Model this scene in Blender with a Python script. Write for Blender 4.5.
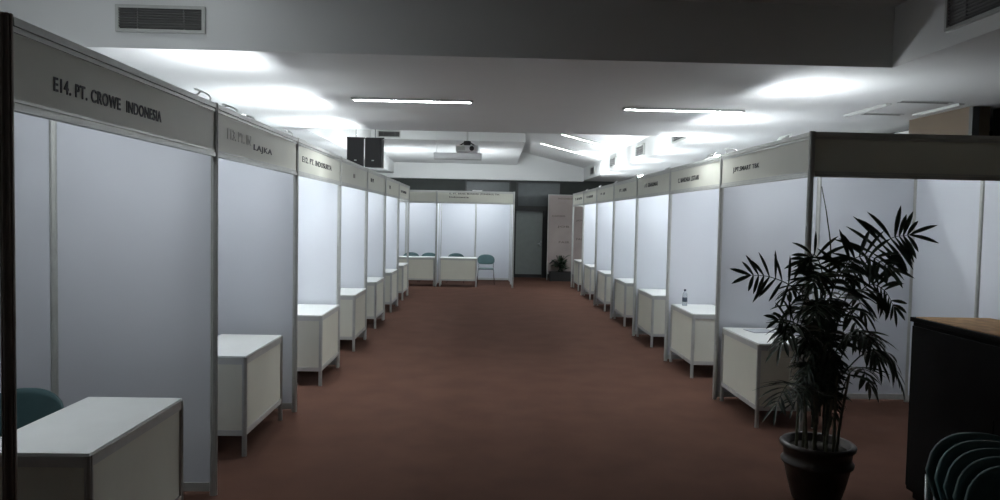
import bpy, bmesh, math, random
from mathutils import Vector, Matrix
random.seed(7)
PI = math.pi
for o in list(bpy.data.objects): bpy.data.objects.remove(o)
C = bpy.context.scene.collection
SC = bpy.context.scene

# ------------------------------------------------------------ camera (world: X right, Y into the hall, Z up)
cd = bpy.data.cameras.new('camera'); cam = bpy.data.objects.new('camera', cd); C.objects.link(cam)
cd.sensor_width = 36; cd.lens = 26.088; cd.clip_start = .05; cd.clip_end = 100
YAW, PITCH, ROLL, CAMH = .025, .0442, .0202, 1.815
fw = Vector((math.sin(YAW)*math.cos(PITCH), math.cos(YAW)*math.cos(PITCH), -math.sin(PITCH)))
rt = Vector((math.cos(YAW), -math.sin(YAW), 0)); up = rt.cross(fw)
M = Matrix((rt, up, -fw)).transposed() @ Matrix.Rotation(ROLL, 3, 'Z')
cam.matrix_world = Matrix.Translation((0, 0, CAMH)) @ M.to_4x4()
SC.camera = cam
# ------------------------------------------------------------ world and exposure
w = bpy.data.worlds.new('world'); SC.world = w; w.use_nodes = True
w.node_tree.nodes['Background'].inputs[0].default_value = (.6, .65, .7, 1)
w.node_tree.nodes['Background'].inputs[1].default_value = .0
SC.view_settings.view_transform = 'Standard'; SC.view_settings.look = 'None'
SC.view_settings.gamma = 1; SC.view_settings.use_curve_mapping = False
SC.view_settings.exposure = 0.85
LAMP = 200.0       # booth lamp bulbs
STRIP = 54.0      # fluorescent strips

# ------------------------------------------------------------ materials
def mat(name, col, rough=.5, metal=0, noise=.05, scale=6, bump=0, bscale=80, emit=None, es=0, trans=0, spec=None):
    m = bpy.data.materials.new(name); m.use_nodes = True
    nt = m.node_tree; b = nt.nodes['Principled BSDF']
    tc = nt.nodes.new('ShaderNodeTexCoord')
    n = nt.nodes.new('ShaderNodeTexNoise'); n.inputs['Scale'].default_value = scale; n.inputs['Detail'].default_value = 4
    nt.links.new(tc.outputs['Object'], n.inputs['Vector'])
    r = nt.nodes.new('ShaderNodeValToRGB')
    r.color_ramp.elements[0].position = .3; r.color_ramp.elements[1].position = .7
    r.color_ramp.elements[0].color = tuple(c*(1-noise) for c in col)+(1,)
    r.color_ramp.elements[1].color = tuple(min(1, c*(1+noise)) for c in col)+(1,)
    nt.links.new(n.outputs['Fac'], r.inputs['Fac']); nt.links.new(r.outputs['Color'], b.inputs['Base Color'])
    b.inputs['Roughness'].default_value = rough; b.inputs['Metallic'].default_value = metal
    if spec is not None: b.inputs['Specular IOR Level'].default_value = spec
    if trans: b.inputs['Transmission Weight'].default_value = trans
    if emit:
        b.inputs['Emission Color'].default_value = emit+(1,); b.inputs['Emission Strength'].default_value = es
    if bump:
        n2 = nt.nodes.new('ShaderNodeTexNoise'); n2.inputs['Scale'].default_value = bscale; n2.inputs['Detail'].default_value = 6
        nt.links.new(tc.outputs['Object'], n2.inputs['Vector'])
        bp = nt.nodes.new('ShaderNodeBump'); bp.inputs['Strength'].default_value = bump
        nt.links.new(n2.outputs['Fac'], bp.inputs['Height']); nt.links.new(bp.outputs['Normal'], b.inputs['Normal'])
    return m
MT = dict(
    carpet=mat('carpet', (.098, .050, .036), .95, noise=.10, scale=2.5, bump=.5, bscale=260, spec=.1),
    ceiling=mat('ceiling_paint', (.66, .67, .66), .85, noise=.02, scale=1.2, bump=.04, bscale=30),
    plaster=mat('wall_plaster', (.60, .61, .60), .9, noise=.03),
    beige=mat('beige_wall', (.10, .072, .044), .8, noise=.06, scale=3),
    darkwall=mat('dark_wall', (.035, .040, .037), .8, noise=.1),
    darkglass=mat('dark_glass', (.055, .068, .07), .4, noise=.1),
    doorgrey=mat('door_grey', (.24, .27, .26), .5, noise=.05),
    doorframe=mat('door_frame', (.02, .022, .022), .5),
    black=mat('matt_black', (.012, .012, .012), .6),
    panel=mat('white_laminate', (.62, .645, .69), .42, noise=.015, scale=1.5),
    fascia=mat('fascia_board', (.62, .63, .55), .5, noise=.03, scale=2),
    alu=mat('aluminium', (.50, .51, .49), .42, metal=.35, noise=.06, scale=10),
    aludark=mat('shaded_aluminium', (.17, .14, .12), .45, metal=.5, noise=.1, scale=10),  # nearest left post's lack of light put into its colour; some print reuses it
    cream=mat('cream_laminate', (.66, .66, .57), .5, noise=.03, scale=3),
    desktop=mat('white_desk_top', (.80, .82, .80), .35, noise=.02),
    ink=mat('black_ink', (.015, .015, .018), .6),
    paleink=mat('worn_pale_ink', (.62, .63, .58), .6),
    teal=mat('teal_plastic', (.05, .105, .11), .45, noise=.08, scale=8),
    chrome=mat('chrome_tube', (.5, .52, .52), .25, metal=.9),
    leaf=mat('palm_leaf', (.022, .040, .022), .42, noise=.4, scale=9),
    stalk=mat('palm_stalk', (.05, .07, .03), .5, noise=.3, scale=20),
    cane=mat('palm_cane', (.11, .11, .07), .6, noise=.3, scale=30),
    pot=mat('brown_glazed_pot', (.028, .02, .015), .4, noise=.3, scale=12, bump=.15, bscale=40),
    soil=mat('soil', (.02, .015, .01), .95, bump=.8, bscale=60),
    cabinet=mat('black_lacquer', (.004, .004, .0035), .6, noise=.2, spec=.12),
    wood=mat('brown_wood', (.55, .33, .15), .6, noise=.25, scale=14, spec=.2),
    strip=mat('fluorescent_tube', (.9, .9, .9), .5, emit=(.93, .97, 1.0), es=STRIP),
    dimstrip=mat('dim_fluorescent_tube', (.8, .8, .8), .5, emit=(.93, .97, 1.0), es=.3),
    bulbstrong=mat('bright_lamp_bulb', (.9, .9, .9), .5, emit=(.90, .96, 1.0), es=LAMP*1.9),
    bulb=mat('lamp_bulb', (.9, .9, .9), .5, emit=(.90, .95, 1.0), es=LAMP),
    housing=mat('lamp_housing', (.5, .5, .5), .5, metal=.3),
    louvre=mat('vent_louvre_paint', (.12, .12, .115), .6),
    ventdark=mat('vent_dark', (.02, .02, .02), .8),
    ventframe=mat('vent_frame', (.42, .43, .41), .5),
    paper=mat('printed_paper', (.42, .44, .48), .6, noise=.1, scale=20),
    banner=mat('pinkish_display_board', (.36, .31, .29), .6, noise=.12, scale=1.5),
    bottle=mat('clear_bottle', (.8, .85, .88), .1, trans=.85),
    bottlelabel=mat('dark_bottle_label', (.02, .04, .07), .4),
    whitebody=mat('white_casing', (.62, .63, .63), .4),
    cable=mat('pale_cable', (.5, .5, .48), .5),
)

# ------------------------------------------------------------ mesh helpers
class MB:
    def __init__(s): s.bm = bmesh.new()
    def box(s, x0, x1, y0, y1, z0, z1, rot=None):
        r = bmesh.ops.create_cube(s.bm, size=1)
        mx = Matrix.Translation(((x0+x1)/2, (y0+y1)/2, (z0+z1)/2)) @ Matrix.Diagonal((abs(x1-x0), abs(y1-y0), abs(z1-z0), 1))
        if rot is not None: mx = rot @ mx
        bmesh.ops.transform(s.bm, matrix=mx, verts=r['verts']); return s
    def prism(s, prof, z0, z1, cx=0, cy=0):
        b = [s.bm.verts.new((cx+x, cy+y, z0)) for x, y in prof]; t = [s.bm.verts.new((cx+x, cy+y, z1)) for x, y in prof]
        n = len(prof)
        for i in range(n): s.bm.faces.new((b[i], b[(i+1) % n], t[(i+1) % n], t[i]))
        s.bm.faces.new(b[::-1]); s.bm.faces.new(t); return s
    def poly(s, pts, faces):
        v = [s.bm.verts.new(p) for p in pts]
        for f in faces: s.bm.faces.new([v[i] for i in f])
        return s
    def tube(s, pts, r, n=8, r1=None, cap=True):
        pts = [Vector(p) for p in pts]; rings = []
        m = len(pts)
        for i, p in enumerate(pts):
            t = (pts[min(i+1, m-1)]-pts[max(i-1, 0)]).normalized()
            a = Vector((0, 0, 1)) if abs(t.z) < .9 else Vector((0, 1, 0))
            u = t.cross(a).normalized(); v = t.cross(u)
            rr = r if r1 is None else r+(r1-r)*i/(m-1)
            rings.append([s.bm.verts.new(p+u*math.cos(2*PI*k/n)*rr+v*math.sin(2*PI*k/n)*rr) for k in range(n)])
        for i in range(m-1):
            for k in range(n):
                s.bm.faces.new((rings[i][k], rings[i][(k+1) % n], rings[i+1][(k+1) % n], rings[i+1][k]))
        if cap: s.bm.faces.new(rings[0][::-1]); s.bm.faces.new(rings[-1])
        return s
    def lathe(s, prof, n=32, cx=0, cy=0):
        rings = [[s.bm.verts.new((cx+r*math.cos(2*PI*k/n), cy+r*math.sin(2*PI*k/n), z)) for k in range(n)] for r, z in prof]
        for i in range(len(prof)-1):
            for k in range(n): s.bm.faces.new((rings[i][k], rings[i][(k+1) % n], rings[i+1][(k+1) % n], rings[i+1][k]))
        s.bm.faces.new(rings[0][::-1]); s.bm.faces.new(rings[-1]); return s
    def build(s, name, m, parent=None, smooth=False, bevel=0):
        bmesh.ops.recalc_face_normals(s.bm, faces=s.bm.faces)
        me = bpy.data.meshes.new(name); s.bm.to_mesh(me); s.bm.free()
        me.materials.append(MT[m] if isinstance(m, str) else m)
        o = bpy.data.objects.new(name, me); C.objects.link(o)
        if parent is not None: o.parent = parent
        if smooth:
            for p in me.polygons: p.use_smooth = True
        if bevel:
            b = o.modifiers.new('bevel', 'BEVEL'); b.width = bevel; b.segments = 2; b.limit_method = 'ANGLE'
        return o
def thing(name, label, cat, loc=(0, 0, 0), rz=0, group=None):
    o = bpy.data.objects.new(name, None); C.objects.link(o); o.location = loc; o.rotation_euler = (0, 0, rz)
    return tag(o, label, cat, group)
def tag(o, label, cat, group=None):
    o['label'] = label; o['category'] = cat
    if group: o['group'] = group
    return o
def struct(o): o['kind'] = 'structure'; return o
def copy_tree(o, parent=None):
    c = o.copy(); C.objects.link(c)
    if parent is not None: c.parent = parent
    for ch in list(o.children): copy_tree(ch, c)
    return c
def text_mesh(name, body, m, parent, width, capsize, mx, bold=.0):
    cu = bpy.data.curves.new(name, 'FONT'); cu.body = body; cu.size = 1; cu.extrude = .004; cu.offset = bold; cu.space_character = 1.12; cu.space_word = 1.1
    to = bpy.data.objects.new(name, cu); C.objects.link(to)
    dg = bpy.context.evaluated_depsgraph_get(); me = bpy.data.meshes.new_from_object(to.evaluated_get(dg))
    bpy.data.objects.remove(to); bpy.data.curves.remove(cu)
    xs = [v.co.x for v in me.vertices]; ys = [v.co.y for v in me.vertices]
    x0, x1, y0, y1 = min(xs), max(xs), min(ys), max(ys)
    sx = width/(x1-x0); sy = capsize/(y1-y0)
    for v in me.vertices: v.co = mx @ Vector(((v.co.x-x0)*sx, (v.co.y-y0)*sy, v.co.z*.5))
    me.materials.clear(); me.materials.append(MT[m]); me.name = name
    o = bpy.data.objects.new(name, me); C.objects.link(o); o.parent = parent
    return o

# ------------------------------------------------------------ the hall
ZC = 3.0
Y1, Y2, YB = 5.42, 10.1, 22.0      # front edge of the slab, its rear edge, the far beam
XS, XW = 3.05, 4.75
XL = -2.7
struct(MB().box(-5.2, 6.2, -3.2, 23.2, -.2, 0).build('floor', 'carpet'))
m = MB()
m.box(-5.2, 6.2, Y1, Y2, ZC, 3.12).box(-5.2, XS-.001, Y1, Y1+.15, 3.12, 3.45)     # lower slab and its upstand
m.box(-5.2, XS, -3.2, Y1, 3.45, 3.6)                                # coffer over the camera
m.box(XS, 6.2, -3.2, Y1, ZC, 3.12).box(XS, XS+.15, -3.2, Y1, 3.12, 3.6)
m.box(-5.2, 6.2, Y2-.15, Y2, 3.12, 4.6)
m.box(-5.2, XL, Y2, YB, 3.10, 3.22).box(XL-.15, XL, Y2, YB, 3.22, 4.6)
m.box(XS, 6.2, Y2, 23.2, ZC, 3.12).box(XS, XS+.15, Y2, YB, 3.12, 4.0)
m.box(XL, 1.0, Y2, 17.5, 3.86, 4.0).box(XL, 1.0, 17.5, 17.7, 3.65, 4.0)
m.poly([(XL, 17.7, 3.65), (1, 17.7, 3.65), (1, YB, 3.43), (XL, YB, 3.43), (XL, 17.7, 3.8), (1, 17.7, 3.8), (1, YB, 3.6), (XL, YB, 3.6)],
       [(0, 1, 2, 3), (4, 5, 6, 7), (0, 1, 5, 4), (1, 2, 6, 5), (2, 3, 7, 6), (3, 0, 4, 7)])
zs = lambda x: 4.095-.235*x
m.poly([(1, Y2, zs(1)), (XS, Y2, zs(XS)), (XS, YB, zs(XS)), (1, YB, zs(1)), (1, Y2, zs(1)+.15), (XS, Y2, zs(XS)+.15), (XS, YB, zs(XS)+.15), (1, YB, zs(1)+.15)],
       [(0, 1, 2, 3), (4, 5, 6, 7), (0, 1, 5, 4), (1, 2, 6, 5), (2, 3, 7, 6), (3, 0, 4, 7)])
m.box(-5.2, XS, YB, YB+.3, 2.97, 4.3)
struct(m.build('ceiling', 'ceiling'))
# far wall, with its door opening (X 1.0..1.88) left free
m = MB(); YW = 22.3
m.box(-5.2, .98, YW, YW+.2, 0, 3.2).box(1.90, 6.2, YW, YW+.2, 0, 3.2).box(.98, 1.90, YW, YW+.2, 2.12, 3.2)
struct(m.build('wall_back', 'darkwall'))
struct(MB().box(-4.9, -4.7, -3.2, 22.3, 0, 3.6).build('wall_left', 'plaster'))
struct(MB().box(-5.2, 6.2, -3.4, -3.2, 0, 3.6).build('wall_front', 'plaster'))
m = MB().box(XW, XW+.2, -3.2, 6.35, 0, ZC).box(XW, XW+.2, 7.03, 8.05, 0, ZC).box(XW, XW+.2, 6.35, 7.03, 0, 2.05)
struct(m.build('wall_right', 'beige'))
m = MB().box(XW+.2, XW+.45, 8.05, 22.3, 0, 2.93); struct(m.build('wall_right_far', 'plaster'))
struct(MB().box(XW+.45, XW+.5, 7.9, 22.3, 2.9, ZC).build('shadow_gap_1', 'black'))  # black strip standing in for the shadow gap over the right wall
wn = struct(MB().box(XW+.35, XW+.38, 6.2, 7.2, 1.9, ZC).build('window_1', 'black'))
f = MB(); f.box(XW-.01, XW+.06, 6.35, 6.40, 2.05, 2.99).box(XW-.01, XW+.06, 6.98, 7.03, 2.05, 2.99).box(XW-.01, XW+.06, 6.4, 6.98, 2.05, 2.10)
f.build('window_frame', 'doorframe', wn)
# transom windows of the far wall
for n, (x0, x1, z0, z1) in enumerate(((-.5, .80, 2.2, 2.9), (1.08, 2.35, 2.2, 2.9))):
    p = struct(MB().box(x0, x1, YW-.02, YW-.005, z0, z1).build('window_%d' % (n+2), 'darkglass'))
    MB().box(x0-.05, x1+.05, YW-.05, YW-.001, z1, z1+.05).box(x0-.05, x0, YW-.05, YW-.001, z0, z1).box(x1, x1+.05, YW-.05, YW-.001, z0, z1).box(x0-.05, x1+.05, YW-.05, YW-.001, z0-.05, z0).build('window_frame', 'doorframe', p)
# door
d = struct(MB().box(1.03, 1.85, YW+.02, YW+.06, .1, 2.05).build('door_1', 'doorgrey'))
MB().box(.90, 1.03, YW-.08, YW+.1, 0, 2.18).box(1.85, 1.98, YW-.08, YW+.1, 0, 2.18).box(1.03, 1.85, YW-.08, YW+.1, 2.05, 2.18).box(1.03, 1.85, YW-.05, YW+.1, 0, .1).build('door_frame', 'doorframe', d)
MB().box(1.79, 1.81, YW-.06, YW+.02, .95, 1.15).box(1.70, 1.81, YW-.06, YW-.04, 1.03, 1.06).build('door_handle', 'chrome', d)
for n, (x0, x1) in enumerate(((-4.7, .88), (2.0, 4.9))):
    struct(MB().box(x0, x1, YW-.02, YW, 0, .1).build('baseboard_back' if n == 0 else 'baseboard_back_right', 'doorframe'))

# ------------------------------------------------------------ ceiling lights
def strip_light(label, x0, x1, y, z, slope=0, lit='strip', wdt=.09, along='x', group='fluorescent strips', dp=.008):
    L = x1-x0
    t = thing('ceiling_light', label, 'ceiling light', ((x0+x1)/2, y, z), 0, group)
    if along == 'y': t.rotation_euler = (0, 0, PI/2)
    else: t.rotation_euler = (0, slope, 0)
    h = L/2
    MB().box(-h-.02, h+.02, -wdt/2-.012, -wdt/2, -dp-.012, 0).box(-h-.02, h+.02, wdt/2, wdt/2+.012, -dp-.012, 0).box(-h-.02, -h, -wdt/2, wdt/2, -dp-.012, 0).box(h, h+.02, -wdt/2, wdt/2, -dp-.012, 0).build('light_frame', 'ventframe', t)
    MB().box(-h, h, -wdt/2, wdt/2, -dp, -.002).build('light_tube', lit, t)
    return t
strip_light('bright fluorescent strip on the grey ceiling left of the aisle centre', -1.33, -.14, 7.46, ZC)
strip_light('bright fluorescent strip on the grey ceiling at the right of the aisle', 1.48, 2.72, 7.67, ZC)
sl = math.atan(.235)
strip_light('upper slanting strip light on the far sloped ceiling', 1.70, 2.70, 16.0, zs(2.2), sl)
strip_light('lower slanting strip light on the far sloped ceiling, nearest the end beam', 1.45, 2.57, 18.6, zs(2.01), sl)
strip_light('thin faint strip light running lengthwise above the right-hand end booth', 3.51, 4.31, 7.40, ZC, 0, 'dimstrip', .035, 'y', 'faint lengthwise strips', .004)
strip_light('thin faint strip light running lengthwise beside the brown wall top', 4.21, 4.91, 7.25, ZC, 0, 'dimstrip', .035, 'y', 'faint lengthwise strips', .004)
def slot(label, x0, x1, y):
    t = thing('ceiling_slot_vent', label, 'vent', ((x0+x1)/2, y, ZC), 0, 'dark ceiling slots'); h = (x1-x0)/2
    MB().box(-h, h, -.03, .03, -.004, 0).build('slot', 'ventdark', t)
    MB().box(-h-.02, h+.02, -.045, -.03, -.008, 0).box(-h-.02, h+.02, .03, .045, -.008, 0).build('slot_frame', 'ventframe', t)
slot('nearer thin dark slot vent in the ceiling above the right end booth', 3.97, 4.42, 6.86)
slot('farther thin dark slot vent in the ceiling above the right end booth', 4.04, 4.42, 7.66)

# ------------------------------------------------------------ wall vents
def vent(label, loc, rz, W, H, nl=7, group='air vents'):
    t = thing('air_vent', label, 'vent', loc, rz, group)      # local: X along, Y outwards = -Y is into the hall
    MB().box(-W/2, W/2, -.005, 0, -H/2, H/2).build('vent_backing', 'ventdark', t)
    b = .022
    MB().box(-W/2-b, W/2+b, -.03, 0, H/2, H/2+b).box(-W/2-b, W/2+b, -.03, 0, -H/2-b, -H/2).box(-W/2-b, -W/2, -.03, 0, -H/2, H/2).box(W/2, W/2+b, -.03, 0, -H/2, H/2).build('vent_frame', 'ventframe', t)
    s = MB()
    for i in range(nl):
        z = -H/2+H*(i+.5)/nl
        s.box(-W/2, W/2, -.026, -.006, -.0025, .0025, rot=Matrix.Translation((0, 0, z)) @ Matrix.Rotation(-.6, 4, 'X'))
    for x in (-W*.28, W*.28): s.box(x-.003, x+.003, -.02, -.006, -H/2, H/2)
    s.build('vent_louvre', 'louvre', t)
vent('wide louvred air vent high on the bulkhead above the nearest left booth', (-2.37, Y1, 3.21), 0, .60, .15, 8)
vent('small grey air vent on the far bulkhead just right of the hanging loudspeakers', (-2.27, 17.5, 3.765), 0, .50, .12, 4)
vent('large dark louvred vent at the top right corner of the hall', (XS, 4.35, 3.22), -PI/2, .8, .20, 9)
for lab, y in (('nearest', 11.3), ('second nearest', 14.1), ('third nearest', 17.0), ('farthest', 20.2)):
    vent(lab+' of the small square dark vents on the right side bulkhead', (XS, y, 3.18), -PI/2, .70, .18, 4)

# ------------------------------------------------------------ booths
def post_prof(r=.0235):
    p = []
    for k in range(8):
        a0 = PI/8+k*PI/4
        A = Vector((math.cos(a0-PI/8*.9)*r, math.sin(a0-PI/8*.9)*r)); B = Vector((math.cos(a0+PI/8*.9)*r, math.sin(a0+PI/8*.9)*r))
        p += [A, A.lerp(B, .35), A.lerp(B, .35)*.80, A.lerp(B, .65)*.80, A.lerp(B, .65), B]
    return [(v.x, v.y) for v in p]
PP = post_prof()
def post(par, x, y, m='alu'):
    return MB().prism(PP, 0, 2.5, x, y).build('post', m, par)
def wall_run(par, x0, y0, x1, y1, posts=True, n=2):
    """panel wall of 1 m panels from (x0,y0) to (x1,y1), aluminium rails top and bottom"""
    for i in range(n):
        a = Vector((x0+(x1-x0)*i/n, y0+(y1-y0)*i/n)); b = Vector((x0+(x1-x0)*(i+1)/n, y0+(y1-y0)*(i+1)/n))
        u = (b-a).normalized(); a2 = a+u*.023; b2 = b-u*.023
        def slab(t, z0, z1):
            if abs(u.x) > .5: return (min(a2.x, b2.x), max(a2.x, b2.x), a.y-t, a.y+t, z0, z1)
            return (a.x-t, a.x+t, min(a2.y, b2.y), max(a2.y, b2.y), z0, z1)
        MB().box(*slab(.003, .08, 2.44)).build('wall_panel', 'panel', par)
        MB().box(*slab(.011, .025, .08)).box(*slab(.011, 2.44, 2.485)).build('panel_rail', 'alu', par)
        if posts and i < n-1: post(par, b.x, b.y)
def fascia(par, x0, y0, x1, y1, face, text=None, back=False):
    """face = unit vector (x,y) pointing to the reader"""
    a = Vector((x0, y0)); b = Vector((x1, y1)); u = (b-a).normalized(); a += u*.022; b -= u*.022
    def slab(t, z0, z1):
        if abs(u.x) > .5: return (min(a.x, b.x), max(a.x, b.x), a.y-t, a.y+t, z0, z1)
        return (a.x-t, a.x+t, min(a.y, b.y), max(a.y, b.y), z0, z1)
    MB().box(*slab(.017, 2.465, 2.495)).box(*slab(.012, 2.443, 2.460)).box(*slab(.015, 2.165, 2.190)).box(*slab(.010, 2.195, 2.207)).build('fascia_rail', 'alu', par)
    fp = MB().box(*slab(.005, 2.18, 2.475)).build('fascia_panel', 'fascia', par)
    if text:
        fx = Vector((face[0], face[1], 0)); upv = Vector((0, 0, 1)); rd = upv.cross(fx)      # reading direction
        st = a if (b-a).dot(rd.xy) > 0 else b
        for (s, off, z, wd, cap, mt, bold) in text:
            p = Vector((st.x, st.y, 0))+rd*off+fx*.0062; p.z = z
            mx = Matrix.Translation(p) @ Matrix((rd, upv, fx)).transposed().to_4x4()
            text_mesh('lettering', s, mt, fp, wd, cap, mx, bold)
ORD = ['first', 'second', 'third', 'fourth', 'fifth', 'sixth', 'seventh']
LX, L0, RX, R0 = -1.695, 2.63, 2.42, 5.32
T = 'ink'
LT = [[('E14. PT. CROWE  INDONESIA', .255, 2.277, 0.95, .056, T, .016)],
      [('E13. PT. IN', .19, 2.30, .48, .07, 'paleink', .012), ('LAJKA', .74, 2.265, .46, .055, T, .012)],
      [('E12. PT. INDOSURYA', .18, 2.30, 1.3, .055, T, .012)],
      [('E11', .85, 2.30, .12, .05, 'aludark', 0)],
      [('E10. PT', .32, 2.32, .30, .055, T, .012)],
      [('E9.', .50, 2.30, .22, .06, T, .012)],
      [('E8. PT. INDONESIA', .40, 2.30, 1.0, .05, T, .01)]]
RT = [[('J.PT.SMART TBK', .32, 2.29, .66, .055, T, .012)],
      [('C. BANDARA LESTARI', .35, 2.29, .85, .055, T, .012)],
      [('PT. SINARMAS', .50, 2.31, .80, .055, T, .012)],
      [('PT. ABM', .50, 2.31, .60, .055, T, .012)],
      [('PT. IJK', .45, 2.31, .55, .055, T, .012)],
      [('PT. MANDIRI', .45, 2.31, .95, .055, T, .012)],
      [('PT. INDONESIA', .35, 2.31, 1.3, .06, T, .01)]]
DESCL = ['nearest white booth on the left, lettered E14. PT. CROWE INDONESIA',
         'second white booth on the left with half worn off pale lettering on its fascia',
         'third white booth from the front of the left row', 'fourth white booth from the front of the left row',
         'fifth white booth from the front of the left row', 'sixth white booth from the front of the left row',
         'last and farthest white booth of the left row, beside the back row']
DESCR = ['nearest white booth on the right, with blank end fascia behind the palm',
         'second white booth from the front of the right row, bottle on its counter', 'third white booth from the front of the right row',
         'fourth white booth from the front of the right row', 'fifth white booth from the front of the right row',
         'sixth white booth from the front of the right row', 'farthest booth of the right row, open towards the display board']
def row(side, X, y0, texts, descs):
    sx = -1 if side == 'left' else 1
    for i in range(7):
        y = y0+2*i
        t = thing('exhibition_booth', descs[i], 'booth', (X, y, 0), 0, 'white shell booths of the %s row' % side)
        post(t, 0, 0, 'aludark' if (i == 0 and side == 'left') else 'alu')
        if i == 0:
            post(t, sx*2, 0)
            fascia(t, 0, 0, sx*2, 0, (0, -1)); 
        post(t, sx*2, 2)
        fascia(t, 0, 0, 0, 2, (-sx, 0), texts[i])
        wall_run(t, sx*2, 0, sx*2, 2)
        if i < 6: wall_run(t, 0, 2, sx*2, 2)
        else:
            post(t, 0, 2); fascia(t, 0, 2, sx*2, 2, (0, 1))
row('left', LX, L0, LT, DESCL); row('right', RX, R0, RT, DESCR)
BY = 18.85; BX0 = -1.15
def back_booth(x0, label, text, last):
    t = thing('exhibition_booth', label, 'booth', (x0, BY, 0), 0, 'white shell booths across the far end')
    post(t, 0, 0); post(t, 0, 2)
    fascia(t, 0, 0, 2, 0, (0, -1), text)
    wall_run(t, 0, 2, 2, 2); wall_run(t, 0, 0, 0, 2)
    if last:
        post(t, 2, 0); post(t, 2, 2); wall_run(t, 2, 0, 2, 2)
back_booth(-1.19, 'white booth at the far end beside the grey door, with two lines of lettering',
           [('K. PT. BANK MANDIRI (PERSERO) Tbk', .30, 2.39, 1.30, .05, T, .02), ('Indonesia', .30, 2.31, .50, .045, T, .02)], True)
back_booth(-3.19, 'white booth at the far end, half hidden behind the left row', None, False)

# ------------------------------------------------------------ booth lamps
def make_lamp(bulb):
    t = thing('booth_lamp', '', 'lamp')
    # local: +X points towards the aisle
    MB().tube([(0, -.11, 0), (0, .11, 0)], .022, 12).build('lamp_bulb', bulb, t, True)
    pr = []
    for k in range(9):
        a = -PI*.42+k*PI*.80/8; pr.append((math.cos(a)*.06, math.sin(a)*.06))
    s = MB(); n = len(pr)
    pts = [(x, -.13, z) for x, z in pr]+[(x, .13, z) for x, z in pr]+[(x*1.05, -.13, z*1.05) for x, z in pr]+[(x*1.05, .13, z*1.05) for x, z in pr]
    fs = []
    for i in range(n-1): fs += [(i, i+1, n+i+1, n+i), (2*n+i, 2*n+i+1, 3*n+i+1, 3*n+i), (i, i+1, 2*n+i+1, 2*n+i), (n+i, n+i+1, 3*n+i+1, 3*n+i)]
    fs += [(0, n, 3*n, 2*n), (n-1, 2*n-1, 4*n-1, 3*n-1)]
    s.poly(pts, fs).build('lamp_reflector', 'housing', t, True)
    MB().tube([(.055, 0, -.0), (.12, 0, -.02), (.23, 0, -.085)], .009, 8).build('lamp_arm', 'alu', t)
    return t
protos = {'bulb': [make_lamp('bulb'), False], 'bulbstrong': [make_lamp('bulbstrong'), False]}
def put_lamp(x, y, rz, label, group, z=2.53, kind='bulbstrong'):
    pr = protos[kind]; t = copy_tree(pr[0]) if pr[1] else pr[0]; pr[1] = True
    t.location = (x, y, z); t.rotation_euler = (0, 0, rz); t['label'] = label; t['group'] = group
    return t
for i in range(7):
    put_lamp(LX-.235, L0+2*i+1, 0, 'small floodlight clipped behind the fascia of the %s booth in the left row' % ORD[i], 'floodlights of the left booths', kind='bulb' if i < 2 else 'bulbstrong')
    put_lamp(RX+.25, R0+2*i+1, PI, 'small floodlight clipped behind the fascia of the %s booth in the right row' % ORD[i], 'floodlights of the right booths', 2.557 if i in (1, 3) else 2.53, 'bulb' if i < 2 else 'bulbstrong')
put_lamp(-.15, BY+.25, -PI/2, 'small floodlight behind the fascia of the far end booth next to the door', 'floodlights of the far end booths', 2.47)
put_lamp(-2.15, BY+.25, -PI/2, 'small floodlight behind the fascia of the half hidden far end booth', 'floodlights of the far end booths', 2.47)

# ------------------------------------------------------------ loose cables on the booth tops
def cable(label, pts):
    tag(MB().tube(pts, .006, 6).build('power_cable', 'cable', None, True), label, 'cable', 'loops of cable on the booth tops')
def loop(cx, cy, z, a, b, n=14, sx=1):
    return [(cx+sx*.03*math.sin(3*PI*k/n), cy-a+2*a*k/n, z+b*math.sin(PI*k/n)) for k in range(n+1)]
cable('pale cable looping over the top of the post between the first and second left booths', loop(LX-.06, L0+1.92, 2.5, .13, .07))
cable('pale cable lying in small loops on top of the second left booth', loop(LX-.06, L0+2.4, 2.5, .16, .05)+loop(LX-.06, L0+2.80, 2.5, .14, .04))
cable('pale cable looping over the post between the second and third left booths', loop(LX-.06, L0+3.9, 2.5, .14, .06)+loop(LX-.06, L0+4.35, 2.5, .2, .03))
cable('pale cable looping over the post between the first and second right booths', loop(RX+.06, R0+2.0, 2.5, .22, .06))

# ------------------------------------------------------------ counters
def counter(label, x, y, rz, group, L=1.0, D=.55):
    """origin at the front left floor corner as seen from the aisle; local X along the front, local Y into the booth"""
    t = thing('info_counter', label, 'counter', (x, y, 0), rz, group)
    for px in (.02, L-.02):
        for py in (.02, D-.02):
            MB().prism([(a*.8, b*.8) for a, b in PP], 0, .742, px, py).build('leg', 'alu', t)
    MB().box(.035, L-.035, .017, .023, .19, .70).build('front_panel', 'cream', t)
    MB().box(.017, .023, .035, D-.035, .19, .70).build('side_panel', 'cream', t)
    MB().box(L-.023, L-.017, .035, D-.035, .19, .70).build('side_panel', 'cream', t)
    MB().box(.03, L-.03, D-.03, D-.024, .19, .70).build('back_panel', 'cream', t)
    for nm, z0, z1 in (('lower_rail', .155, .195), ('upper_rail', .69, .738)):
        r = MB(); r.box(.035, L-.035, .008, .030, z0, z1).box(.008, .030, .035, D-.035, z0, z1).box(L-.030, L-.008, .035, D-.035, z0, z1).box(.035, L-.035, D-.032, D-.01, z0, z1)
        r.build(nm, 'alu', t)
    MB().box(.012, L-.012, .012, D-.012, .738, .752).build('counter_top', 'desktop', t, bevel=.002)
    return t
LD = [.52, .735, 1.0, .99, .98, .97, .96]
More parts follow.
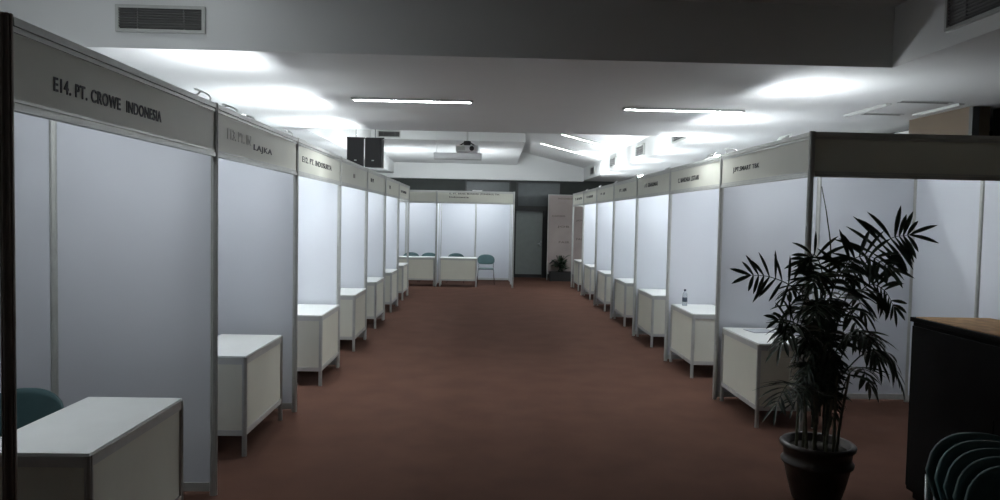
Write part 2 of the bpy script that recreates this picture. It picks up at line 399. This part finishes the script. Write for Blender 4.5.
for i in range(7):
    # left row: the front faces +X. local X -> +Y, local Y -> -X  (rz = 90 deg)
    counter(['white topped counter in the nearest left booth, large at the bottom left corner', 'white topped counter in the second booth of the left row',
             'white topped counter in the third booth of the left row', 'white topped counter in the fourth booth of the left row',
             'white topped counter in the fifth booth of the left row', 'white topped counter in the sixth booth of the left row',
             'farthest white topped counter of the left row'][i], LX+[.012, -.03, .03, .03, .02, .02, .02][i], L0+2*i+LD[i], PI/2, 'counters of the left row', 1.0 if i < 2 else .96)
    counter(['white topped counter in the nearest right booth, behind the palm and bearing a paper', 'white topped counter of the right row with a small bottle on it',
             'white topped counter in the third booth of the right row', 'white topped counter in the fourth booth of the right row',
             'white topped counter in the fifth booth of the right row', 'white topped counter in the sixth booth of the right row',
             'farthest white topped counter of the right row'][i], RX+.03, R0+2*i+.97+.98, -PI/2, 'counters of the right row', .98)
counter('white topped counter across the far end booth beside the door', -1.10, BY-.18+.2, 0, 'counters of the far end booths', .98)
counter('white topped counter in the half hidden far end booth', -2.20, BY-.18+.2, 0, 'counters of the far end booths', .98)

# ------------------------------------------------------------ chairs
def make_chair():
    """faces +Y; origin on the floor under the seat centre"""
    t = thing('stacking_chair', '', 'chair')
    def shell(fn, nu, nv, th, nrm):
        m = MB(); g = {}
        for s in (0, 1):
            for i in range(nu+1):
                for j in range(nv+1):
                    p = Vector(fn(i/nu*2-1, j/nv)); g[s, i, j] = m.bm.verts.new(p+Vector(nrm)*th*s)
        for i in range(nu):
            for j in range(nv):
                m.bm.faces.new((g[0, i, j], g[0, i+1, j], g[0, i+1, j+1], g[0, i, j+1]))
                m.bm.faces.new((g[1, i, j], g[1, i, j+1], g[1, i+1, j+1], g[1, i+1, j]))
        for i in range(nu):
            for j in (0, nv): m.bm.faces.new((g[0, i, j], g[0, i+1, j], g[1, i+1, j], g[1, i, j]))
        for j in range(nv):
            for i in (0, nu): m.bm.faces.new((g[0, i, j], g[0, i, j+1], g[1, i, j+1], g[1, i, j]))
        return m
    def seat(u, v):
        hw = .215*(1-.10*(2*v-1)**4)*(1 if v > .12 else .93)
        return (u*hw, -.20+.41*v, .44-.015*(1-u*u)*(1-(2*v-1)**2)-.03*max(0, v-.8)**1*5*.3)
    shell(seat, 10, 10, -.018, (0, 0, 1)).build('seat', 'teal', t, True)
    def back(u, v):
        # a wide oval wrap-around back rest
        c = math.sqrt(max(0, 1-abs(u)**2.6))
        zc = .665-.02*u*u; hz = .135*(.25+.75*c)
        return (u*.235, -.25-.045*v+.085*u*u, zc+(v*2-1)*hz)
    shell(back, 16, 8, .014, (0, 1, 0)).build('backrest', 'teal', t, True)
    for s in (-1, 1):
        MB().tube([(s*.20, .17, .425), (s*.215, .19, .36), (s*.235, .215, 0)], .011, 8).build('leg', 'chrome', t, True)
        MB().tube([(s*.20, -.15, .425), (s*.215, -.18, .36), (s*.235, -.24, 0)], .011, 8).build('leg', 'chrome', t, True)
        MB().tube([(s*.20, -.12, .418), (s*.205, -.20, .44), (s*.20, -.245, .54), (s*.19, -.262, .64)], .010, 8).build('back_support', 'chrome', t, True)
    MB().tube([(-.20, -.15, .418), (.20, -.15, .418)], .009, 8).tube([(-.20, .17, .418), (.20, .17, .418)], .009, 8).tube([(-.2, -.15, .418), (-.2, .17, .418)], .009, 8).tube([(.2, -.15, .418), (.2, .17, .418)], .009, 8).build('seat_frame', 'chrome', t, True)
    return t
chair0 = make_chair(); cu_ = False
def put_chair(x, y, rz, label, group=None, z=0, tilt=0):
    global cu_
    t = copy_tree(chair0) if cu_ else chair0
    cu_ = True
    t.location = (x, y, z); t.rotation_euler = (tilt, 0, rz); t['label'] = label
    if group: t['group'] = group
    elif 'group' in t: del t['group']
    return t
put_chair(-2.53, 3.84, PI+.05, 'dark teal chair behind the nearest counter on the left')
put_chair(.12, 19.75, PI, 'teal chair with metal legs beside the far end counter', 'teal chairs in the far end booths')
put_chair(-.72, 20.15, PI, 'teal chair behind the far end counter, only its back top showing', 'teal chairs in the far end booths')
put_chair(-1.47, 20.15, PI, 'teal chair behind the half hidden far counter, nearer the partition', 'teal chairs in the far end booths')
put_chair(-1.98, 20.15, PI, 'teal chair behind the half hidden far counter, left of its neighbour', 'teal chairs in the far end booths')
SN = ['highest and farthest back of the nested teal chairs beside the black cabinet', 'second highest of the nested teal chairs beside the black cabinet',
      'middle one of the nested teal chairs beside the black cabinet', 'fourth of the nested teal chairs beside the black cabinet',
      'nearest and lowest of the nested teal chairs beside the black cabinet']
for k in range(5):
    c_ = put_chair(2.13, 2.72-.06*k, PI, SN[k], 'nested teal chairs at the bottom right', z=.06-.015*k); c_.scale = (1.09, 1.09, 1.09)

# ------------------------------------------------------------ black cabinet with wooden top
cx0, cx1, cy0, cy1, cz = 2.885, 3.40, 2.9, 4.74, 1.215
t = thing('storage_cabinet', 'tall black cabinet with brown wooden top at the right edge', 'cabinet', ((cx0+cx1)/2, (cy0+cy1)/2, 0))
hx, hy = (cx1-cx0)/2, (cy1-cy0)/2
MB().box(-hx, hx, -hy, hy, .05, cz-.035).build('cabinet_body', 'cabinet', t, bevel=.004)
MB().box(-hx+.03, hx-.03, -hy+.03, hy-.03, 0, .05).build('plinth', 'cabinet', t)
MB().box(-hx-.015, hx+.015, -hy-.015, hy+.015, cz-.035, cz-.004).build('top_edge', 'cabinet', t, bevel=.004)
MB().box(-hx+.005, hx-.01, -hy+.01, hy-.02, cz-.01, cz).build('wooden_top', 'wood', t)
for k in (0, 1):
    a = -hy+.02+k*hy; dr = MB().box(-hx-.012, -hx-.002, a, a+hy-.03, .08, cz-.06).build('door', 'cabinet', t, bevel=.003)
    yk = a+(hy-.09 if k == 0 else .06)
    MB().tube([(-hx-.012, yk, .62), (-hx-.035, yk, .63), (-hx-.035, yk, .75), (-hx-.012, yk, .76)], .005, 8).build('handle', 'cabinet', dr)

# ------------------------------------------------------------ palm
PX, PY = 2.235, 4.66
palm = thing('potted_palm', 'tall feathery palm in a dark brown pot in front of the right booths', 'plant', (PX, PY, 0))
prof = [(.135, 0), (.15, .01), (.185, .14), (.205, .235), (.222, .245), (.226, .262), (.208, .275), (.212, .34), (.232, .355), (.236, .375), (.222, .388), (.20, .382), (.195, .33), (.0, .325)]
MB().lathe([(r if r else .01, z) for r, z in prof], 40).build('pot', 'pot', palm, True)
MB().lathe([(.195, .30), (.19, .338), (.1, .345), (.01, .347)], 24).build('soil', 'soil', palm, True)
def bez(pts, n):
    """Catmull-Rom through the points"""
    P = [Vector(p) for p in pts]; P = [P[0]*2-P[1]]+P+[P[-1]*2-P[-2]]; out = []
    for i in range(1, len(P)-2):
        for k in range(n):
            t_ = k/n; a, b, c, d_ = P[i-1], P[i], P[i+1], P[i+2]
            out.append(.5*((2*b)+(c-a)*t_+(2*a-5*b+4*c-d_)*t_*t_+(3*b-a-3*c+d_)*t_**3))
    out.append(P[-2]); return out
def leaflet(m, base, dirv, nrm, L, W, droop, seg=5):
    side = dirv.cross(nrm).normalized(); p = base.copy(); d_ = dirv.normalized(); rows = []
    for k in range(seg+1):
        s = k/seg; wv = W*(.25+1.6*s)*(1 if s < .35 else 1)*max(.03, 1-((s-.38)/.62)**2 if s > .38 else 1)
        wv = W*min(1, .3+2.2*s)*(1 if s < .5 else max(.06, 1-((s-.5)/.5)**2.6))
        rows.append([m.bm.verts.new(p-side*wv/2+nrm*wv*.16), m.bm.verts.new(p), m.bm.verts.new(p+side*wv/2+nrm*wv*.16)])
        d_ = (d_+Vector((0, 0, -1))*droop/seg).normalized(); p = p+d_*L/seg
    for k in range(seg):
        for j in (0, 1): m.bm.faces.new((rows[k][j], rows[k][j+1], rows[k+1][j+1], rows[k+1][j]))
def frond(pts, start=.3, n=11, L=.30, W=.034, droop=.55, ang=1.15, rnd=.2, face=None, thick=.006):
    """one feather leaf: stalk with paired leaflets, in pot coordinates"""
    cur = bez(pts, 10); N = len(cur)-1
    st = MB().tube(cur, thick, 6, .0015).build('frond', 'leaf', palm, True)
    m = MB()
    for k in range(n):
        s = start+(1-start)*(k+.5)/n; f = s*N; i = min(int(f), N-1); p = cur[i].lerp(cur[i+1], f-i); tg = (cur[i+1]-cur[i]).normalized()
        nr = face if face is not None else Vector((0, 0, 1))
        nr = (nr-tg*nr.dot(tg)).normalized(); sd = tg.cross(nr).normalized()
        prof_ = math.sin(PI*min(1, .22+.78*(k+.5)/n)**.9)*.55+.5 if True else 1
        for sg in (-1, 1):
            a = (ang*(1-.35*(k/n)**2))+random.uniform(-rnd, rnd)
            dv = tg*math.cos(a)+sd*sg*math.sin(a)+nr*random.uniform(-.1, .3)
            tip = p+dv*L*prof_*1.15
            if max(tip.x, p.x) > .60 and min(tip.y, p.y) < .12 and min(tip.z-.15, p.z) < 1.26: continue      # would poke into the cabinet
            leaflet(m, p+sd*sg*.002, dv, (nr+sd*sg*.2).normalized(), L*prof_*random.uniform(.85, 1.1), W*random.uniform(.85, 1.15), droop*random.uniform(.5, 1.4))
    # terminal pair
    tg = (cur[-1]-cur[-2]).normalized(); nr = face or Vector((0, 0, 1)); nr = (nr-tg*nr.dot(tg)).normalized()
    for sg in (-1, 1): leaflet(m, cur[-1], tg+tg.cross(nr)*sg*.35, nr, L*.75, W, droop*.6)
    bm2 = m.bm; bm2.from_mesh(st.data)
    bm2.to_mesh(st.data); bm2.free()
    for p_ in st.data.polygons: p_.use_smooth = False
    return st
def cane(x, y, tx, ty, h, r=.011):
    pts = bez([(x, y, .32), (x+(tx-x)*.3, y+(ty-y)*.3, .32+(h-.32)*.4), (tx, ty, h)], 6)
    MB().tube(pts, r, 8, r*.7).build('cane', 'cane', palm, True)
canes = [(-.09, .02, -.06, 0, .95), (-.04, -.05, -.03, -.04, 1.15), (0, .05, .0, .06, 1.25), (.03, -.03, .05, -.03, 1.2), (.07, .03, .09, .04, 1.05), (.10, -.05, .15, -.08, .85), (-.10, -.06, -.15, -.10, .75), (.02, .09, .04, .15, .9), (-.02, 0, -.01, .0, 1.3), (.05, .0, .08, 0, 1.0), (-.06, -.08, -.08, -.10, .8), (.06, -.09, .05, -.12, .85), (-.12, .05, -.10, .08, .9), (.0, -.11, .02, -.13, .7), (.12, .02, .13, .05, .8)]
for c_ in canes: cane(*c_)
V = Vector; FC = V((0, -1, .25)).normalized()    # leaves turned broadside to the aisle
# the fronds one can tell apart in the photograph
W_ = .025
frond([(.05, -.03, 1.05), (.13, -.05, 1.36), (.25, -.07, 1.60), (.37, -.09, 1.73), (.48, -.12, 1.76)], .42, 11, .23, W_, .5, 1.55, .2, FC)
frond([(-.03, -.04, 1.0), (-.12, -.08, 1.25), (-.26, -.13, 1.41), (-.43, -.18, 1.48), (-.56, -.2, 1.49)], .52, 7, .19, W_, .3, 1.15, .2, FC)
frond([(.0, 0, 1.2), (.06, -.02, 1.42), (.14, -.05, 1.58), (.22, -.12, 1.62), (.30, -.2, 1.56)], .2, 12, .22, W_, .5, 1.3, .3, FC)
frond([(.05, .0, 1.1), (.2, .04, 1.3), (.34, .08, 1.42), (.46, .1, 1.38), (.55, .14, 1.27)], .3, 12, .20, W_, .7, 1.2, .2, FC)
frond([(-.01, 0, 1.25), (0, .02, 1.45), (-.02, .03, 1.56), (-.07, .02, 1.62), (-.14, .0, 1.58)], .2, 10, .20, W_, .5, 1.2, .25, FC)
frond([(-.06, 0, .9), (-.14, -.06, 1.10), (-.24, -.1, 1.19), (-.36, -.16, 1.21)], .45, 7, .17, W_, .6, 1.0, .2, FC)
frond([(.0, .0, 1.0), (-.1, -.12, 1.22), (-.14, -.22, 1.32), (-.2, -.32, 1.28)], .35, 9, .19, W_, .8)
frond([(-.15, -.1, .65), (-.24, -.2, .80), (-.34, -.28, .82), (-.42, -.33, .72)], .3, 9, .20, .018, .6)
frond([(-.06, -.05, .5), (-.14, -.2, .72), (-.22, -.3, .80), (-.32, -.36, .74)], .3, 10, .19, .016, .5)
frond([(.1, .05, .8), (.24, .12, 1.02), (.38, .18, 1.10), (.48, .22, 1.02)], .35, 9, .18, .024, .9)
frond([(.12, .0, .6), (.26, .14, .80), (.38, .2, .84), (.46, .24, .72)], .3, 9, .20, .024, 1.1)
frond([(.08, -.05, .8), (.2, -.15, 1.0), (.3, -.22, 1.02), (.36, -.26, .88)], .3, 10, .22, .026, 1.1)
frond([(.02, -.05, .9), (.06, -.2, 1.12), (.12, -.3, 1.15), (.16, -.38, 1.02)], .3, 10, .22, .026, 1.1)
# spear leaf that has not opened yet
MB().tube(bez([(-.01, .0, 1.2), (.03, -.01, 1.60), (.0, -.01, 1.85), (-.05, -.02, 2.06)], 8), .006, 6, .003).build('spear_leaf', 'stalk', palm)
for k in range(40):
    a = k*2.4+.5; z0 = random.uniform(.42, 1.2); rr = random.uniform(.26, .42) if z0 > .85 else random.uniform(.09, .18); zt = z0+random.uniform(.16, .42)
    ca, sa = math.cos(a), math.sin(a)*.75
    if ca > .3: sa = abs(sa)*.6+.25
    frond([(ca*.05, sa*.05, z0), (ca*rr*.35, sa*rr*.35, z0+(zt-z0)*.7), (ca*rr*.7, sa*rr*.7, zt), (ca*rr, sa*rr, zt-random.uniform(.05, .2))], .3, 9, random.uniform(.16, .23) if z0 > .85 else random.uniform(.13, .18), .025 if z0 > .85 else .018, random.uniform(.6, 1.1), 1.15)

# ------------------------------------------------------------ things on the counters
t = thing('water_bottle', 'small clear bottle with dark label on the second counter of the right row', 'bottle', (2.58, 9.08, .7525))
MB().lathe([(.028, 0), (.032, .006), (.032, .12), (.026, .15), (.013, .175), (.012, .19)], 20).build('bottle_body', 'bottle', t, True)
MB().lathe([(.0328, .05), (.0328, .105)], 20).build('bottle_wrapper', 'bottlelabel', t, True)
MB().lathe([(.0145, .188), (.0145, .208), (.01, .21)], 16).build('cap', 'bottlelabel', t, True)
t = tag(MB().box(-.13, .13, -.10, .10, 0, .006).build('leaflet', 'paper'), 'grey printed paper lying on the counter behind the palm', 'paper'); t.location = (2.76, 7.03, .7525); t.rotation_euler = (0, 0, .2)

# ------------------------------------------------------------ hanging loudspeakers
def speaker(x, y, z, rz, label):
    t = thing('hanging_loudspeaker', label, 'speaker', (x, y, z), rz, 'pair of black loudspeakers')
    MB().prism([(-.13, -.14), (.13, -.14), (.11, .14), (-.11, .14)], -.05, .40).build('speaker_cabinet', 'black', t, bevel=.008)
    MB().box(-.115, .115, -.152, -.14, -.03, .38).build('grille', 'ventdark', t)
    MB().box(-.018, .018, -.156, -.150, .045, .06).build('badge', 'ventframe', t)
    MB().tube([(0, 0, .40), (0, 0, .86)], .008, 8).build('hanging_rod', 'chrome', t)
    MB().box(-.14, .14, -.02, .02, .40, .42).build('bracket', 'black', t)
speaker(-2.0, 11.45, 2.61, .12, 'left one of the two black loudspeakers hanging above the left row')
speaker(-1.70, 11.45, 2.61, -.08, 'right one of the two black loudspeakers hanging above the left row')
# projector
t = thing('ceiling_projector', 'white projector hanging from the ceiling on a short pole', 'projector', (-.25, 11.0, 2.79))
MB().box(-.17, .17, -.13, .13, 0, .10).build('projector_body', 'whitebody', t, bevel=.02)
MB().tube([(.07, -.13, .05), (.07, -.17, .05)], .035, 16).build('lens', 'black', t)
MB().tube([(0, 0, .16), (0, 0, 1.07)], .014, 10).build('pole', 'alu', t)
MB().box(-.05, .05, -.05, .05, .10, .17).tube([(-.12, 0, .10), (0, 0, .18), (.12, 0, .10)], .01, 6).build('mount', 'black', t)
MB().box(-.16, -.03, -.134, -.128, .02, .08).build('air_grille', 'ventframe', t)
# screen case
t = thing('projection_screen_case', 'long pale projection screen case hanging below the projector', 'screen case', (-.52, 15.0, 3.01))
MB().box(-.50, .48, -.07, .07, 0, .12).build('case_body', 'whitebody', t, bevel=.01)
for x in (-.45, .43): MB().box(x-.006, x+.006, -.006, .006, .12, .849).build('case_bracket', 'whitebody', t)
MB().box(-.49, .47, -.02, .02, -.02, 0).build('screen_bar', 'ventframe', t)

# ------------------------------------------------------------ display board and small plant at the far end
t = thing('display_board', 'tall pinkish display board with lines of print beside the grey door', 'display board', (2.68, 21.5, 0))
MB().box(-.72, .72, -.012, .012, .22, 2.52).build('board_face', 'banner', t)
MB().box(-.74, -.72, -.02, .02, 0, 2.54).box(.72, .74, -.02, .02, 0, 2.54).box(-.74, .74, -.02, .02, 2.52, 2.54).box(-.72, .72, -.02, .02, .18, .22).box(-.01, .01, -.018, -.012, .22, 2.52).build('board_frame', 'ventframe', t)
for (x, z, wd, cap, s) in ((-.45, 2.40, .45, .05, 'INDONESIA'), (-.62, 1.88, .4, .05, 'CAREER'), (-.45, 1.55, .35, .07, 'JOB'), (-.4, 1.10, .32, .06, 'FAIR'), (.1, 1.75, .25, .06, 'JOB'), (.12, 1.2, .25, .06, 'FAIR')):
    mx = Matrix.Translation((x, -.013, z)) @ Matrix(((1, 0, 0), (0, 0, -1), (0, 1, 0))).to_4x4()
    text_mesh('printed_line', s, 'aludark', t, wd, cap, mx, .02)
t = thing('potted_plant', 'small dark leafy plant in a black planter before the display board', 'plant', (2.32, 21.2, 0))
MB().prism([(-.33, -.13), (.33, -.13), (.33, .13), (-.33, .13)], 0, .27).build('planter', 'black', t, bevel=.01)
MB().box(-.31, .31, -.11, .11, .27, .28).build('soil', 'soil', t)
m = MB()
for k in range(46):
    a = random.uniform(0, 2*PI); e = random.uniform(.15, 1.3); b0 = V((random.uniform(-.12, .12), random.uniform(-.05, .05), random.uniform(.28, .62)))
    dv = V((math.cos(a)*math.cos(e), math.sin(a)*math.cos(e)*.5, math.sin(e)))
    leaflet(m, b0, dv, (V((0, 0, 1))-dv*dv.z+V((0, -.1, 0))).normalized(), random.uniform(.22, .36), .09, 1.2)
for k in range(5): m.tube([(random.uniform(-.08, .08), 0, .27), (random.uniform(-.15, .15), random.uniform(-.05, .05), .75)], .008, 5)
m.build('foliage', 'leaf', t)
